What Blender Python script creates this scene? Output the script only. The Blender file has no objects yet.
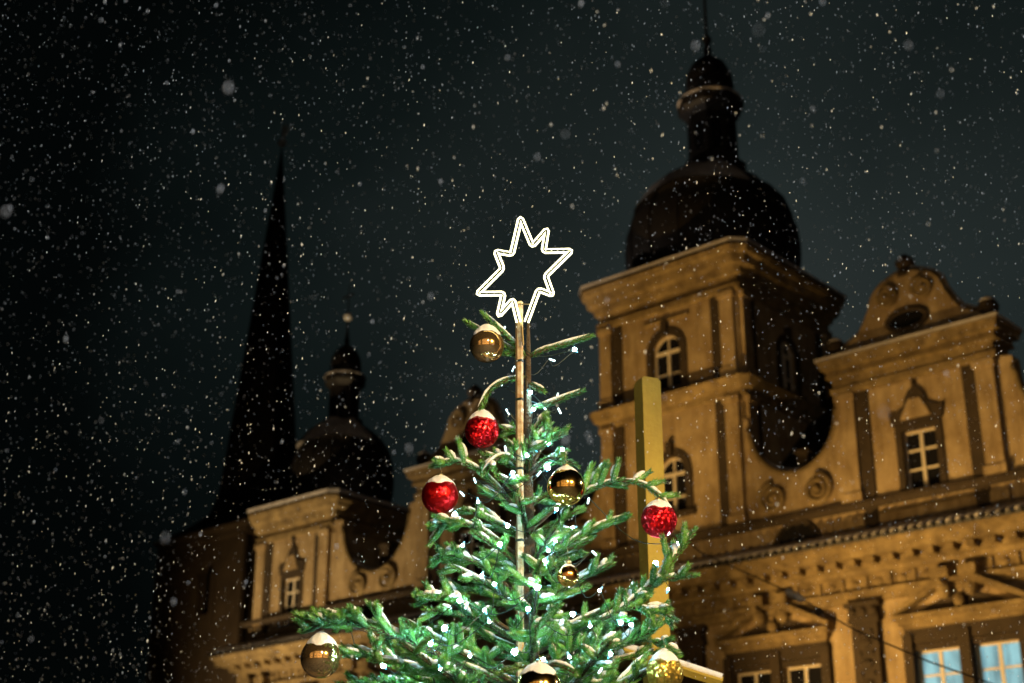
import bpy, math, random
import numpy as np
from mathutils import Vector, Matrix
random.seed(7); rng = np.random.default_rng(11)
sc = bpy.context.scene
col = sc.collection
PI = math.pi

# ---------------------------------------------------------------- camera
FPX, CX, CY, TH, EYE = 1500.0, 512.0, 341.5, math.atan(589/1500), 1.7
cam = bpy.data.cameras.new('camera'); camo = bpy.data.objects.new('camera', cam); col.objects.link(camo)
camo.location = (0, 0, EYE); camo.rotation_euler = (PI/2 + TH, 0, 0)
cam.lens = FPX/1024*36; cam.sensor_width = 36; cam.clip_end = 3000; cam.clip_start = .05
cam.dof.use_dof = True; cam.dof.focus_distance = 7.25; cam.dof.aperture_fstop = 2.1
sc.camera = camo
# ---------------------------------------------------------------- sky: night, with the glow of the town in the low cloud
world = bpy.data.worlds.new('World'); sc.world = world; world.use_nodes = True
wt = world.node_tree; wn = wt.nodes; wl = wt.links
for n in list(wn): wn.remove(n)
wo = wn.new('ShaderNodeOutputWorld'); bg = wn.new('ShaderNodeBackground'); bg.inputs[1].default_value = 1.0
tc = wn.new('ShaderNodeTexCoord'); dp = wn.new('ShaderNodeVectorMath'); dp.operation = 'DOT_PRODUCT'
g = Vector((.16, .92, .36)).normalized(); dp.inputs[1].default_value = g
wl.new(tc.outputs['Generated'], dp.inputs[0])
ac = wn.new('ShaderNodeMath'); ac.operation = 'ARCCOSINE'; wl.new(dp.outputs['Value'], ac.inputs[0])
nz = wn.new('ShaderNodeTexNoise'); nz.inputs['Scale'].default_value = 5; nz.inputs['Detail'].default_value = 3
wl.new(tc.outputs['Generated'], nz.inputs['Vector'])
na = wn.new('ShaderNodeMath'); na.operation = 'MULTIPLY_ADD'; na.inputs[1].default_value = .22; wl.new(nz.outputs[0], na.inputs[0]); wl.new(ac.outputs[0], na.inputs[2])
rp = wn.new('ShaderNodeValToRGB'); wl.new(na.outputs[0], rp.inputs[0])
e = rp.color_ramp.elements
e[0].position = .08; e[0].color = (.0285, .0345, .0335, 1)
e[1].position = 1.0; e[1].color = (.0006, .0008, .0009, 1)
a = e.new(.24); a.color = (.0165, .0230, .0222, 1)
a = e.new(.40); a.color = (.0045, .0075, .0073, 1)
a = e.new(.56); a.color = (.0008, .0015, .0015, 1)
wl.new(rp.outputs[0], bg.inputs[0]); wl.new(bg.outputs[0], wo.inputs[0])
# ---------------------------------------------------------------- view
sc.view_settings.view_transform = 'Standard'; sc.view_settings.look = 'None'
sc.view_settings.exposure = 0; sc.view_settings.gamma = 1
sc.cycles.use_denoising = True; sc.cycles.max_bounces = 6; sc.cycles.volume_bounces = 0
sc.cycles.transparent_max_bounces = 8; sc.cycles.caustics_reflective = False; sc.cycles.caustics_refractive = False
sc.cycles.sample_clamp_indirect = 4.0; sc.cycles.use_light_tree = True

# local frame of the town hall: x along its front, y into it
AZ = math.radians(48.7); FX = Vector((math.sin(AZ), -math.cos(AZ), 0)); FW = Vector((math.cos(AZ), math.sin(AZ), 0))
FACE = 40.0
def L2W(x, y, z): v = FX*x + FW*(FACE+y); return Vector((v.x, v.y, z))

def mkspot(name, loc, target, power, color, angle, blend=.6, radius=.25):
    l = bpy.data.lights.new(name, 'SPOT'); l.energy = power; l.color = color; l.spot_size = math.radians(angle); l.spot_blend = blend
    l.shadow_soft_size = radius
    o = bpy.data.objects.new(name, l); col.objects.link(o); o.location = loc
    o.rotation_euler = (Vector(target)-Vector(loc)).to_track_quat('-Z', 'Y').to_euler(); return o
def mkpoint(name, loc, power, color, radius=.15):
    l = bpy.data.lights.new(name, 'POINT'); l.energy = power; l.color = color; l.shadow_soft_size = radius
    o = bpy.data.objects.new(name, l); col.objects.link(o); o.location = loc; return o
WARM = (1, .60, .19); WARM2 = (1, .70, .34); WHITE = (.95, .98, 1)
# floodlights standing in a row in front of the town hall, low and close, throwing their light up the front; after them three added fill spots
mkspot('flood_light_a', L2W(-25.8, -13, 1.5), L2W(-18.2, 0, 9.5), 16000, WARM, 58, .9)
mkspot('flood_light_b', L2W(-30, -12, 1.5), L2W(-28.0, 0, 21.5), 14500, WARM, 36, .9)
mkspot('flood_light_c', L2W(-47.8, -11, 1.5), L2W(-45.5, 0, 17.5), 14500, WARM2, 54, .9)
mkspot('front_fill', L2W(-26.5, -22, 1.5), L2W(-21, 0, 15), 5600, WARM, 46, .9)  # added fill from farther back, softens the shadow above the main cornice
mkspot('church_fill', L2W(-88, 14, 4), L2W(-84, 34, 18), 9000, WARM2, 80, .8, .3)  # added spot that brightens the church front
mkspot('dome_fill', L2W(-64, -16, 6), L2W(-28.6, 2, 28.2), 16000, (1, .80, .62), 13, .6, .2)  # added narrow spot to lift the snow on the big dome
# street lamp near the tree, then added fills for the flakes and the houses
mkspot('street_lamp_light_a', (5.2, -1.0, 6.4), (.1, 7.0, 3.3), 5000, (1, .66, .25), 34, .5, .12)
mkpoint('flake_fill_near', (1.6, -2.5, 6.8), 950, (.9, .96, 1), .12)  # added neutral light so the falling flakes look white
mkspot('flake_fill_far', (13, 11, 8.5), (1, 8, 4.5), 2600, WHITE, 80, .8, .15)  # added light for the flakes farther off
mkspot('house_fill', (1, -5.0, 4.5), (1, -12, 3), 900, WARM2, 120, .8, .15)  # added spot on the houses, warms what the baubles reflect

# ---------------------------------------------------------------- materials
def newmat(name):
    m = bpy.data.materials.new(name); m.use_nodes = True
    b = m.node_tree.nodes['Principled BSDF']; return m, m.node_tree, b
def mat(name, c, rough=.7, metal=0, noise=0, nscale=3, c2=None, bump=0, bscale=20, emit=None, estr=0, spec=.5, coat=0, sub=0):
    m, t, b = newmat(name); b.inputs['Base Color'].default_value = (*c, 1)
    b.inputs['Roughness'].default_value = rough; b.inputs['Metallic'].default_value = metal
    b.inputs['Specular IOR Level'].default_value = spec; b.inputs['Coat Weight'].default_value = coat
    if sub: b.inputs['Subsurface Weight'].default_value = sub; b.inputs['Subsurface Radius'].default_value = (.01, .012, .015); b.inputs['Subsurface Scale'].default_value = 1
    tc = t.nodes.new('ShaderNodeTexCoord')
    if noise:
        n = t.nodes.new('ShaderNodeTexNoise'); n.inputs['Scale'].default_value = nscale; n.inputs['Detail'].default_value = 6; n.inputs['Roughness'].default_value = .65
        t.links.new(tc.outputs['Object'], n.inputs['Vector'])
        r = t.nodes.new('ShaderNodeValToRGB'); r.color_ramp.elements[0].position = .5-noise/2; r.color_ramp.elements[1].position = .5+noise/2
        r.color_ramp.elements[0].color = (*(c2 or tuple(x*.6 for x in c)), 1); r.color_ramp.elements[1].color = (*c, 1)
        t.links.new(n.outputs[0], r.inputs[0]); t.links.new(r.outputs[0], b.inputs['Base Color'])
    if bump:
        n = t.nodes.new('ShaderNodeTexNoise'); n.inputs['Scale'].default_value = bscale; n.inputs['Detail'].default_value = 5
        t.links.new(tc.outputs['Object'], n.inputs['Vector'])
        bp = t.nodes.new('ShaderNodeBump'); bp.inputs['Strength'].default_value = bump; bp.inputs['Distance'].default_value = .02
        t.links.new(n.outputs[0], bp.inputs['Height']); t.links.new(bp.outputs[0], b.inputs['Normal'])
    if emit: b.inputs['Emission Color'].default_value = (*emit, 1); b.inputs['Emission Strength'].default_value = estr
    return m
def glitter(name, c, scale=260, strength=1.0):
    m, t, b = newmat(name); b.inputs['Base Color'].default_value = (*c, 1); b.inputs['Metallic'].default_value = .9; b.inputs['Roughness'].default_value = .28
    tc = t.nodes.new('ShaderNodeTexCoord'); v = t.nodes.new('ShaderNodeTexVoronoi'); v.inputs['Scale'].default_value = scale
    t.links.new(tc.outputs['Object'], v.inputs['Vector'])
    s = t.nodes.new('ShaderNodeVectorMath'); s.operation = 'SUBTRACT'; s.inputs[1].default_value = (.5, .5, .5); t.links.new(v.outputs['Color'], s.inputs[0])
    k = t.nodes.new('ShaderNodeVectorMath'); k.operation = 'SCALE'; k.inputs['Scale'].default_value = strength; t.links.new(s.outputs[0], k.inputs[0])
    ge = t.nodes.new('ShaderNodeNewGeometry'); ad = t.nodes.new('ShaderNodeVectorMath'); t.links.new(ge.outputs['Normal'], ad.inputs[0]); t.links.new(k.outputs[0], ad.inputs[1])
    nn = t.nodes.new('ShaderNodeVectorMath'); nn.operation = 'NORMALIZE'; t.links.new(ad.outputs[0], nn.inputs[0]); t.links.new(nn.outputs[0], b.inputs['Normal'])
    return m
M = {}
M['plaster'] = mat('plaster', (.60, .465, .27), .9, noise=.5, nscale=.9, c2=(.25, .165, .075), bump=.6, bscale=5)
def streaks(m, sc_=(2.2, 2.2, .35), lo=.62):
    t = m.node_tree; b = t.nodes['Principled BSDF']; src = b.inputs['Base Color'].links[0].from_socket
    tc = t.nodes.new('ShaderNodeTexCoord'); mp = t.nodes.new('ShaderNodeMapping'); mp.inputs['Scale'].default_value = sc_; t.links.new(tc.outputs['Object'], mp.inputs[0])
    n = t.nodes.new('ShaderNodeTexNoise'); n.inputs['Scale'].default_value = 1.7; n.inputs['Detail'].default_value = 7; n.inputs['Roughness'].default_value = .7; t.links.new(mp.outputs[0], n.inputs['Vector'])
    r = t.nodes.new('ShaderNodeValToRGB'); r.color_ramp.elements[0].position = .36; r.color_ramp.elements[0].color = (lo, lo*.95, lo*.85, 1); r.color_ramp.elements[1].position = .58; t.links.new(n.outputs[0], r.inputs[0])
    x = t.nodes.new('ShaderNodeMix'); x.data_type = 'RGBA'; x.blend_type = 'MULTIPLY'; x.inputs['Factor'].default_value = 1; t.links.new(src, x.inputs['A']); t.links.new(r.outputs[0], x.inputs['B']); t.links.new(x.outputs['Result'], b.inputs['Base Color'])
streaks(M['plaster'])
M['trim'] = mat('stone_trim', (.40, .295, .135), .85, noise=.45, nscale=1.6, c2=(.13, .09, .045), bump=.4, bscale=5)
streaks(M['trim'], (1.5, 1.5, 1.5), .62)
M['dark_trim'] = mat('brown_band', (.062, .042, .024), .9, noise=.5, nscale=2.5, c2=(.03, .021, .012), bump=.6, bscale=7)
M['roof'] = mat('dark_sheet_roof', (.014, .011, .010), .6, noise=.5, nscale=2, c2=(.006, .005, .005))
M['church_stone'] = mat('church_stone', (.2, .14, .085), .9, noise=.6, nscale=.5, c2=(.08, .055, .035), bump=.5, bscale=2)
M['white_frame'] = mat('white_window_frame', (.72, .63, .47), .6)
M['pane'] = mat('dark_pane', (.012, .012, .014), .12, noise=0)
M['snow'] = mat('snow', (.86, .87, .88), .75, bump=.5, bscale=40, sub=.0)
M['roof_snow'] = mat('roof_snow', (.74, .70, .68), .85, noise=.4, nscale=2.2, c2=(.48, .44, .42))
M['timber'] = mat('timber', (.56, .42, .06), .75, noise=.6, nscale=7, c2=(.40, .28, .04), bump=.3, bscale=30)
M['bark'] = mat('bark', (.11, .075, .04), .9, noise=.5, nscale=40, c2=(.05, .035, .02), bump=.8, bscale=90)
M['pole'] = mat('pole_paint', (.86, .76, .50), .5, noise=.3, nscale=26, c2=(.50, .27, .10))
M['pole_shaded'] = mat('pole_shaded_side', (.12, .075, .03), .6)  # shade on the pole's side given as a dark colour
M['cable'] = mat('cable', (.012, .025, .02), .5)
M['wire'] = mat('wire', (.06, .045, .03), .6)
M['cobbles'] = mat('snowy_cobbles', (.34, .33, .32), .9, noise=.4, nscale=1.2, c2=(.06, .055, .05), bump=.6, bscale=8)
M['red_glitter'] = glitter('red_glitter', (.80, .012, .02), 115, 1.1)
M['red_gloss'] = glitter('red_lacquer', (.75, .012, .015), 115, .32)
M['gold_mirror'] = mat('gold_mirror', (.86, .54, .15), .12, 1.0)
M['amber_mirror'] = mat('amber_mirror', (.92, .60, .26), .10, .95)
M['gold_glitter'] = glitter('gold_glitter', (.85, .60, .12), 115, .95)
M['copper'] = mat('copper_gloss', (.75, .36, .10), .2, 1.0)
M['cap'] = mat('cap_metal', (.6, .5, .3), .35, 1.0)
M['ochre_house'] = mat('ochre_plaster', (.42, .30, .16), .9, noise=.5, nscale=1)
M['tube'] = mat('rope_light', (.9, .9, .8), .4, emit=(1.0, .97, .58), estr=3.4)
M['bulb'] = mat('led_bulb', (.8, .95, 1), .3, emit=(.40, .86, 1.0), estr=260)
M['bulb_dim'] = mat('led_tube', (.8, .95, 1), .3, emit=(.62, .90, .95), estr=3.2)
M['bulb_glow'] = mat('led_socket_glow', (.5, .85, 1), .3, emit=(.10, .62, .95), estr=1.5)  # cyan glow put on the socket in place of a halo
M['lit_house'] = mat('lit_room', (.5, .4, .3), .5, emit=(1, .62, .28), estr=2.4)
# lit rooms behind the right hand window: cool light on drawn curtains
m, t, b = newmat('lit_pane'); tcn = t.nodes.new('ShaderNodeTexCoord'); wv = t.nodes.new('ShaderNodeTexNoise'); wv.inputs['Scale'].default_value = 1.6
mp = t.nodes.new('ShaderNodeMapping'); mp.inputs['Scale'].default_value = (3, 1, .5); t.links.new(tcn.outputs['Object'], mp.inputs[0]); t.links.new(mp.outputs[0], wv.inputs['Vector'])
cr = t.nodes.new('ShaderNodeValToRGB'); cr.color_ramp.elements[0].position = .35; cr.color_ramp.elements[0].color = (.12, .27, .33, 1); cr.color_ramp.elements[1].position = .62; cr.color_ramp.elements[1].color = (.34, .68, .76, 1)
t.links.new(wv.outputs[0], cr.inputs[0]); t.links.new(cr.outputs[0], b.inputs['Emission Color']); b.inputs['Emission Strength'].default_value = .85; b.inputs['Base Color'].default_value = (.05, .08, .09, 1); b.inputs['Roughness'].default_value = .2
M['lit_pane'] = m
# needles: green, a dusting of snow lies on what faces up
m, t, b = newmat('fir_needles'); b.inputs['Roughness'].default_value = .42
ge = t.nodes.new('ShaderNodeNewGeometry'); tcn = t.nodes.new('ShaderNodeTexCoord')
n1 = t.nodes.new('ShaderNodeTexNoise'); n1.inputs['Scale'].default_value = 9; t.links.new(tcn.outputs['Object'], n1.inputs['Vector'])
r1 = t.nodes.new('ShaderNodeValToRGB'); r1.color_ramp.elements[0].color = (.014, .15, .034, 1); r1.color_ramp.elements[1].color = (.17, .40, .05, 1); r1.color_ramp.elements[0].position = .3; r1.color_ramp.elements[1].position = .7
t.links.new(n1.outputs[0], r1.inputs[0])
n2 = t.nodes.new('ShaderNodeTexNoise'); n2.inputs['Scale'].default_value = 160; t.links.new(tcn.outputs['Object'], n2.inputs['Vector'])
r2 = t.nodes.new('ShaderNodeValToRGB'); r2.color_ramp.elements[0].position = .57; r2.color_ramp.elements[0].color = (0, 0, 0, 1); r2.color_ramp.elements[1].position = .66; r2.color_ramp.elements[1].color = (.8, .8, .8, 1); t.links.new(n2.outputs[0], r2.inputs[0])
mx = t.nodes.new('ShaderNodeMix'); mx.data_type = 'RGBA'; t.links.new(r2.outputs[0], mx.inputs['Factor']); t.links.new(r1.outputs[0], mx.inputs['A']); mx.inputs['B'].default_value = (.62, .72, .66, 1)
t.links.new(mx.outputs['Result'], b.inputs['Base Color'])
M['needle'] = m
M['flake'] = mat('snow_flake', (.80, .88, .97), .9)

# ---------------------------------------------------------------- mesh helpers
class MB:
    def __init__(s): s.v = []; s.f = []; s.mi = []
    def add(s, vs, fs, mi=0):
        o = len(s.v); s.v += [tuple(v) for v in vs]; s.f += [tuple(i+o for i in f) for f in fs]; s.mi += [mi]*len(fs)
    def box(s, x0, x1, y0, y1, z0, z1, mi=0, T=None):
        vs = [(x, y, z) for z in (z0, z1) for y in (y0, y1) for x in (x0, x1)]
        if T: vs = [T(*v) for v in vs]
        s.add(vs, [(0, 2, 3, 1), (4, 5, 7, 6), (0, 1, 5, 4), (2, 6, 7, 3), (0, 4, 6, 2), (1, 3, 7, 5)], mi)
    def lathe(s, prof, n=16, c=(0, 0), mi=0, rot=0, scale=(1, 1)):
        vs = []; fs = []
        for r, z in prof:
            for k in range(n):
                a = rot+2*PI*k/n; vs.append((c[0]+r*math.cos(a)*scale[0], c[1]+r*math.sin(a)*scale[1], z))
        for i in range(len(prof)-1):
            for k in range(n): fs.append((i*n+k, i*n+(k+1) % n, (i+1)*n+(k+1) % n, (i+1)*n+k))
        fs.append(tuple(range(n))[::-1]); fs.append(tuple(range((len(prof)-1)*n, len(prof)*n)))
        s.add(vs, fs, mi)
    def tube(s, pts, rad, n=6, mi=0, T=None):
        pts = [Vector(p) for p in pts]; vs = []; fs = []
        if not hasattr(rad, '__len__'): rad = [rad]*len(pts)
        up = None
        for i, p in enumerate(pts):
            d = (pts[min(i+1, len(pts)-1)]-pts[max(i-1, 0)]).normalized()
            if up is None:
                up = Vector((0, 0, 1)) if abs(d.z) < .9 else Vector((1, 0, 0))
            sd = d.cross(up).normalized(); up = sd.cross(d).normalized()
            for k in range(n):
                a = 2*PI*k/n; vs.append(p+(sd*math.cos(a)+up*math.sin(a))*rad[i])
        for i in range(len(pts)-1):
            for k in range(n): fs.append((i*n+k, i*n+(k+1) % n, (i+1)*n+(k+1) % n, (i+1)*n+k))
        fs.append(tuple(range(n))[::-1]); fs.append(tuple(range((len(pts)-1)*n, len(pts)*n)))
        if T: vs = [T(*v) for v in vs]
        s.add(vs, fs, mi)
    def extr(s, outline, y0, y1, mi=0, T=None):        # outline (x,z) thickened along y
        n = len(outline); vs = [(x, y0, z) for x, z in outline]+[(x, y1, z) for x, z in outline]
        if T: vs = [T(*v) for v in vs]
        s.add(vs, [tuple(range(n)), tuple(range(n, 2*n))[::-1]]+[(i, n+i, n+(i+1) % n, (i+1) % n) for i in range(n)], mi)
    def sphere(s, c, r, n=12, mi=0, sc=(1, 1, 1)):
        m = max(4, n//2); vs = []; fs = []
        for i in range(m+1):
            ph = PI*i/m
            for k in range(n):
                a = 2*PI*k/n; vs.append((c[0]+r*sc[0]*math.sin(ph)*math.cos(a), c[1]+r*sc[1]*math.sin(ph)*math.sin(a), c[2]+r*sc[2]*math.cos(ph)))
        for i in range(m):
            for k in range(n): fs.append((i*n+k, i*n+(k+1) % n, (i+1)*n+(k+1) % n, (i+1)*n+k))
        s.add(vs, fs, mi)
    def sweep(s, poly, prof, mi=0, cap=True):          # profile (offset, z) round a CCW polygon
        rings = []
        n = len(poly)
        for off, z in prof:
            r = []
            for i in range(n):
                p0, p1, p2 = Vector(poly[i-1]), Vector(poly[i]), Vector(poly[(i+1) % n])
                d1 = (p1-p0).normalized(); d2 = (p2-p1).normalized()
                n1 = Vector((d1.y, -d1.x)); n2 = Vector((d2.y, -d2.x)); b_ = (n1+n2).normalized()
                q = p1+b_*(off/max(.3, b_.dot(n1))); r.append((q.x, q.y, z))
            rings.append(r)
        vs = [v for r in rings for v in r]; fs = []
        for i in range(len(rings)-1):
            for k in range(n): fs.append((i*n+k, i*n+(k+1) % n, (i+1)*n+(k+1) % n, (i+1)*n+k))
        if cap: fs.append(tuple(range(n))[::-1]); fs.append(tuple(range((len(rings)-1)*n, len(rings)*n)))
        s.add(vs, fs, mi)
    def wall(s, T, u0, u1, v0, v1, holes, depth, mi=0):
        us = sorted({u0, u1, *[h[0] for h in holes], *[h[1] for h in holes]}); zs = sorted({v0, v1, *[h[2] for h in holes], *[h[3] for h in holes]})
        for i in range(len(us)-1):
            for j in range(len(zs)-1):
                cu, cv = (us[i]+us[i+1])/2, (zs[j]+zs[j+1])/2
                if any(h[0] < cu < h[1] and h[2] < cv < h[3] for h in holes): continue
                s.add([T(us[i], 0, zs[j]), T(us[i+1], 0, zs[j]), T(us[i+1], 0, zs[j+1]), T(us[i], 0, zs[j+1])], [(0, 1, 2, 3)], mi)
        for h in holes:
            a, b_, c, d = h[:4]; ol = [(a, c), (b_, c)]
            if h[4]:
                r = (b_-a)/2; cu, cv = (a+b_)/2, d-r
                arc = [(cu+r*math.cos(k*PI/12), cv+r*math.sin(k*PI/12)) for k in range(13)]
                for k in range(12):
                    cor = (b_, d) if k < 6 else (a, d)
                    s.add([T(arc[k][0], 0, arc[k][1]), T(arc[k+1][0], 0, arc[k+1][1]), T(cor[0], 0, cor[1])], [(0, 1, 2)], mi)
                ol += arc
            else: ol += [(b_, d), (a, d)]
            for k in range(len(ol)):
                p, q = ol[k], ol[(k+1) % len(ol)]
                s.add([T(p[0], 0, p[1]), T(q[0], 0, q[1]), T(q[0], depth, q[1]), T(p[0], depth, p[1])], [(0, 1, 2, 3)], mi)
    def build(s, name, mats, parent=None, smooth=False, loc=None):
        me = bpy.data.meshes.new(name); me.from_pydata(s.v, [], s.f)
        if not isinstance(mats, (list, tuple)): mats = [mats]
        for m in mats: me.materials.append(m)
        if len(mats) > 1: me.polygons.foreach_set('material_index', s.mi)
        if smooth: me.polygons.foreach_set('use_smooth', [True]*len(me.polygons))
        me.update(); o = bpy.data.objects.new(name, me); col.objects.link(o)
        if parent: o.parent = parent
        if loc is not None: o.location = loc
        return o
def tag(o, label=None, cat=None, group=None, kind=None):
    if label: o['label'] = label
    if cat: o['category'] = cat
    if group: o['group'] = group
    if kind: o['kind'] = kind
    return o
def empty(name, loc=(0, 0, 0), rz=0):
    o = bpy.data.objects.new(name, None); o.empty_display_size = .3; col.objects.link(o); o.location = loc; o.rotation_euler = (0, 0, rz); return o

# ---------------------------------------------------------------- ground
gm = MB(); gm.add([(-1500, -1500, 0), (1500, -1500, 0), (1500, 1500, 0), (-1500, 1500, 0)], [(0, 1, 2, 3)])
tag(gm.build('ground', M['cobbles']), kind='structure')

# ---------------------------------------------------------------- town hall
RZ = math.atan2(FX.y, FX.x)
hall = empty('town_hall', L2W(0, 0, 0), RZ)
tag(hall, 'floodlit ochre baroque town hall with onion domed towers and scrolled gables', 'town hall')
ID = lambda u, d, v: (u, d, v)
X0, X1, DEP = -50.0, -6.4, 14.0
TX0, TX1, TD = -30.88, -25.05, 6.1           # main tower
MID = (TX0+TX1)/2
def part(mb, name, m, smooth=False, parent=None): return mb.build(name, m, parent or hall, smooth)
def window(T, h, lit=False, surround=.22, kind='rect', rails=(.62,), sm='dark_trim', frame_m='white_frame'):
    a, b, c, d, arch = h
    w = MB(); o = -.07
    if arch:
        r = (b-a)/2; cu, cv = (a+b)/2, d-r
        w.box(a-surround, a, o, .06, c, cv, T=T); w.box(b, b+surround, o, .06, c, cv, T=T)
        for k in range(12):
            a0, a1 = k*PI/12, (k+1)*PI/12
            q = [(cu+rr*math.cos(t_), cv+rr*math.sin(t_)) for rr, t_ in ((r, a0), (r+surround, a0), (r+surround, a1), (r, a1))]
            w.extr(q, o, .06, T=T)
        w.box(cu-.12, cu+.12, o-.12, .04, d, d+surround+.25, T=T)
    else:
        w.box(a-surround, a, o, .06, c, d, T=T); w.box(b, b+surround, o, .06, c, d, T=T); w.box(a-surround, b+surround, o, .06, d, d+surround, T=T)
    w.box(a-surround-.1, b+surround+.1, -.18, .06, c-.16, c, T=T)
    wo_ = part(w, 'window', M[sm])
    f = MB(); t = .062; y0, y1 = .13, .21
    if arch:
        r = (b-a)/2; cu, cv = (a+b)/2, d-r
        for k in range(12):
            a0, a1 = k*PI/12, (k+1)*PI/12
            f.extr([(cu+rr*math.cos(t_), cv+rr*math.sin(t_)) for rr, t_ in ((r-t, a0), (r-.002, a0), (r-.002, a1), (r-t, a1))], y0, y1, T=T)
        top = cv
        f.box(a+t, b-t, y0-.03, y1-.01, cv-.05, cv+.05, T=T); f.box(cu-.03, cu+.03, y0+.01, y1-.01, cv+.05, d-t, T=T)
    else:
        top = d-t-.003; f.box(a+.003, b-.003, y0, y1, d-t, d-.003, T=T)
    f.box(a+.003, a+t, y0, y1, c+.003, top, T=T); f.box(b-t, b-.003, y0, y1, c+.003, top, T=T)
    cu = (a+b)/2; f.box(cu-.05, cu+.05, y0-.02, y1-.003, c+.003, top, T=T)
    f.box(a+t, b-t, y0+.003, y1-.006, c+.003, c+t, T=T)
    for k in rails:
        zz = c+(d-c)*k; f.box(a+t, cu-.06, y0+.005, y1-.005, zz-.03, zz+.03, T=T); f.box(cu+.06, b-t, y0+.005, y1-.005, zz-.03, zz+.03, T=T)
    part(f, 'frame', M[frame_m], parent=wo_)
    p = MB()
    if arch:
        r = (b-a)/2; cv = d-r
        ol = [(a, c), (b, c)]+[(cu+r*math.cos(k*PI/12), cv+r*math.sin(k*PI/12)) for k in range(13)]
    else: ol = [(a, c), (b, c), (b, d), (a, d)]
    p.extr(ol, .185, .245, T=T); part(p, 'pane', M['lit_pane' if lit else 'pane'], parent=wo_)
    return wo_

# main storey wall with its windows
BAY = [-24.35+6.13*k for k in range(-4, 3)]
holes = []; wins = []
for c in BAY:
    for s_ in (-1, 1):
        u = c+s_*.88; h = (u-.65, u+.65, 5.6, 9.12, False); holes.append(h); wins.append((h, abs(c+18.22) < .2))
        h2 = (u-.55, u+.55, 1.6, 3.9, False); holes.append(h2); wins.append((h2, False))
wm = MB(); wm.wall(ID, X0, X1, 0, 12.0, holes, .3)
wm.add([(X0, 0, 0), (X0, DEP, 0), (X0, DEP, 12), (X0, 0, 12)], [(0, 1, 2, 3)]); wm.add([(X1, 0, 0), (X1, DEP, 0), (X1, DEP, 12), (X1, 0, 12)], [(0, 1, 2, 3)])
wm.add([(X0, DEP, 0), (X1, DEP, 0), (X1, DEP, 12), (X0, DEP, 12)], [(0, 1, 2, 3)])
part(wm, 'wall', M['plaster'])
for h, lit in wins: window(ID, h, lit, .17, rails=(.8,))
rect = [(X0, 0), (X1, 0), (X1, DEP), (X0, DEP)]
cm = MB()
cm.sweep(rect, [(.02, 4.4), (.2, 4.45), (.22, 4.8), (.02, 4.85)])
cm.sweep(rect, [(.03, 10.70), (.12, 10.72), (.13, 10.90), (.22, 10.93), (.23, 11.05), (.06, 11.06), (.06, 11.48), (.20, 11.52), (.26, 11.64), (.42, 11.68), (.45, 11.86), (.85, 11.90), (.88, 12.12), (1.0, 12.2), (1.02, 12.3), (.2, 12.31)])
part(cm, 'main_cornice', M['trim'])
bl = MB(); fz = MB(); x = X0+.2
while x < X1: bl.box(x, x+.22, -.8, -.4, 11.69, 11.87); x += .62
x = X0+.4
while x < X1-.3:
    fz.sphere((x, -.06, 11.27), .15*random.uniform(.85, 1.1), 8, sc=(1.2, .6, .9)); fz.box(x+.36, x+.46, -.14, -.055, 11.1, 11.45); x += .78
part(bl, 'modillions', M['trim']); part(fz, 'frieze_ornament', M['trim'])
# tiled lip of the eaves under snow
tl = MB(); tl.sweep(rect, [(1.05, 12.303), (1.07, 12.36), (.05, 12.75), (.04, 12.303)])
x = X0-.9
while x < X1+.9:
    tl.tube([(x, -1.13, 12.335), (x, -.1, 12.74)], .085, 7); x += .29
er = part(tl, 'eaves_roof', M['roof'])
sn = MB(); x = X0-.95
while x < X1+.9:
    w_ = random.uniform(.06, .085); sn.tube([(x, -1.07, 12.40+random.uniform(-.01, .02)), (x, -.6, 12.62), (x, -.12, 12.81)], [w_, .1, .09], 7); x += .29
part(sn, 'snow', M['roof_snow'], True, er)
# giant pilasters between the bays
for k, c in enumerate([b_-3.02 for b_ in BAY]+[BAY[-1]+3.02]):
    p = MB(); p.box(c-.42, c+.42, -.22, -.0, 4.9, 10.1); p.box(c-.5, c+.5, -.28, -.001, 10.1, 10.24); p.box(c-.46, c+.46, -.26, -.001, 10.24, 10.56); p.box(c-.56, c+.56, -.34, -.002, 10.56, 10.698)
    z = 5.3
    while z < 10:
        p.sphere((c, -.22, z), .2, 8, sc=(1.2, .5, .8)); p.sphere((c-.2, -.22, z+.28), .1, 6, sc=(1, .6, 1.3)); p.sphere((c+.2, -.22, z+.28), .1, 6, sc=(1, .6, 1.3)); z += .6
    for s_ in (-1, 1): p.sphere((c+s_*.34, -.28, 10.42), .14, 8, sc=(1, .6, 1)); 
    p.sphere((c, -.28, 10.4), .16, 8, sc=(1, .6, 1))
    part(p, 'pilaster', M['dark_trim'])
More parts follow.
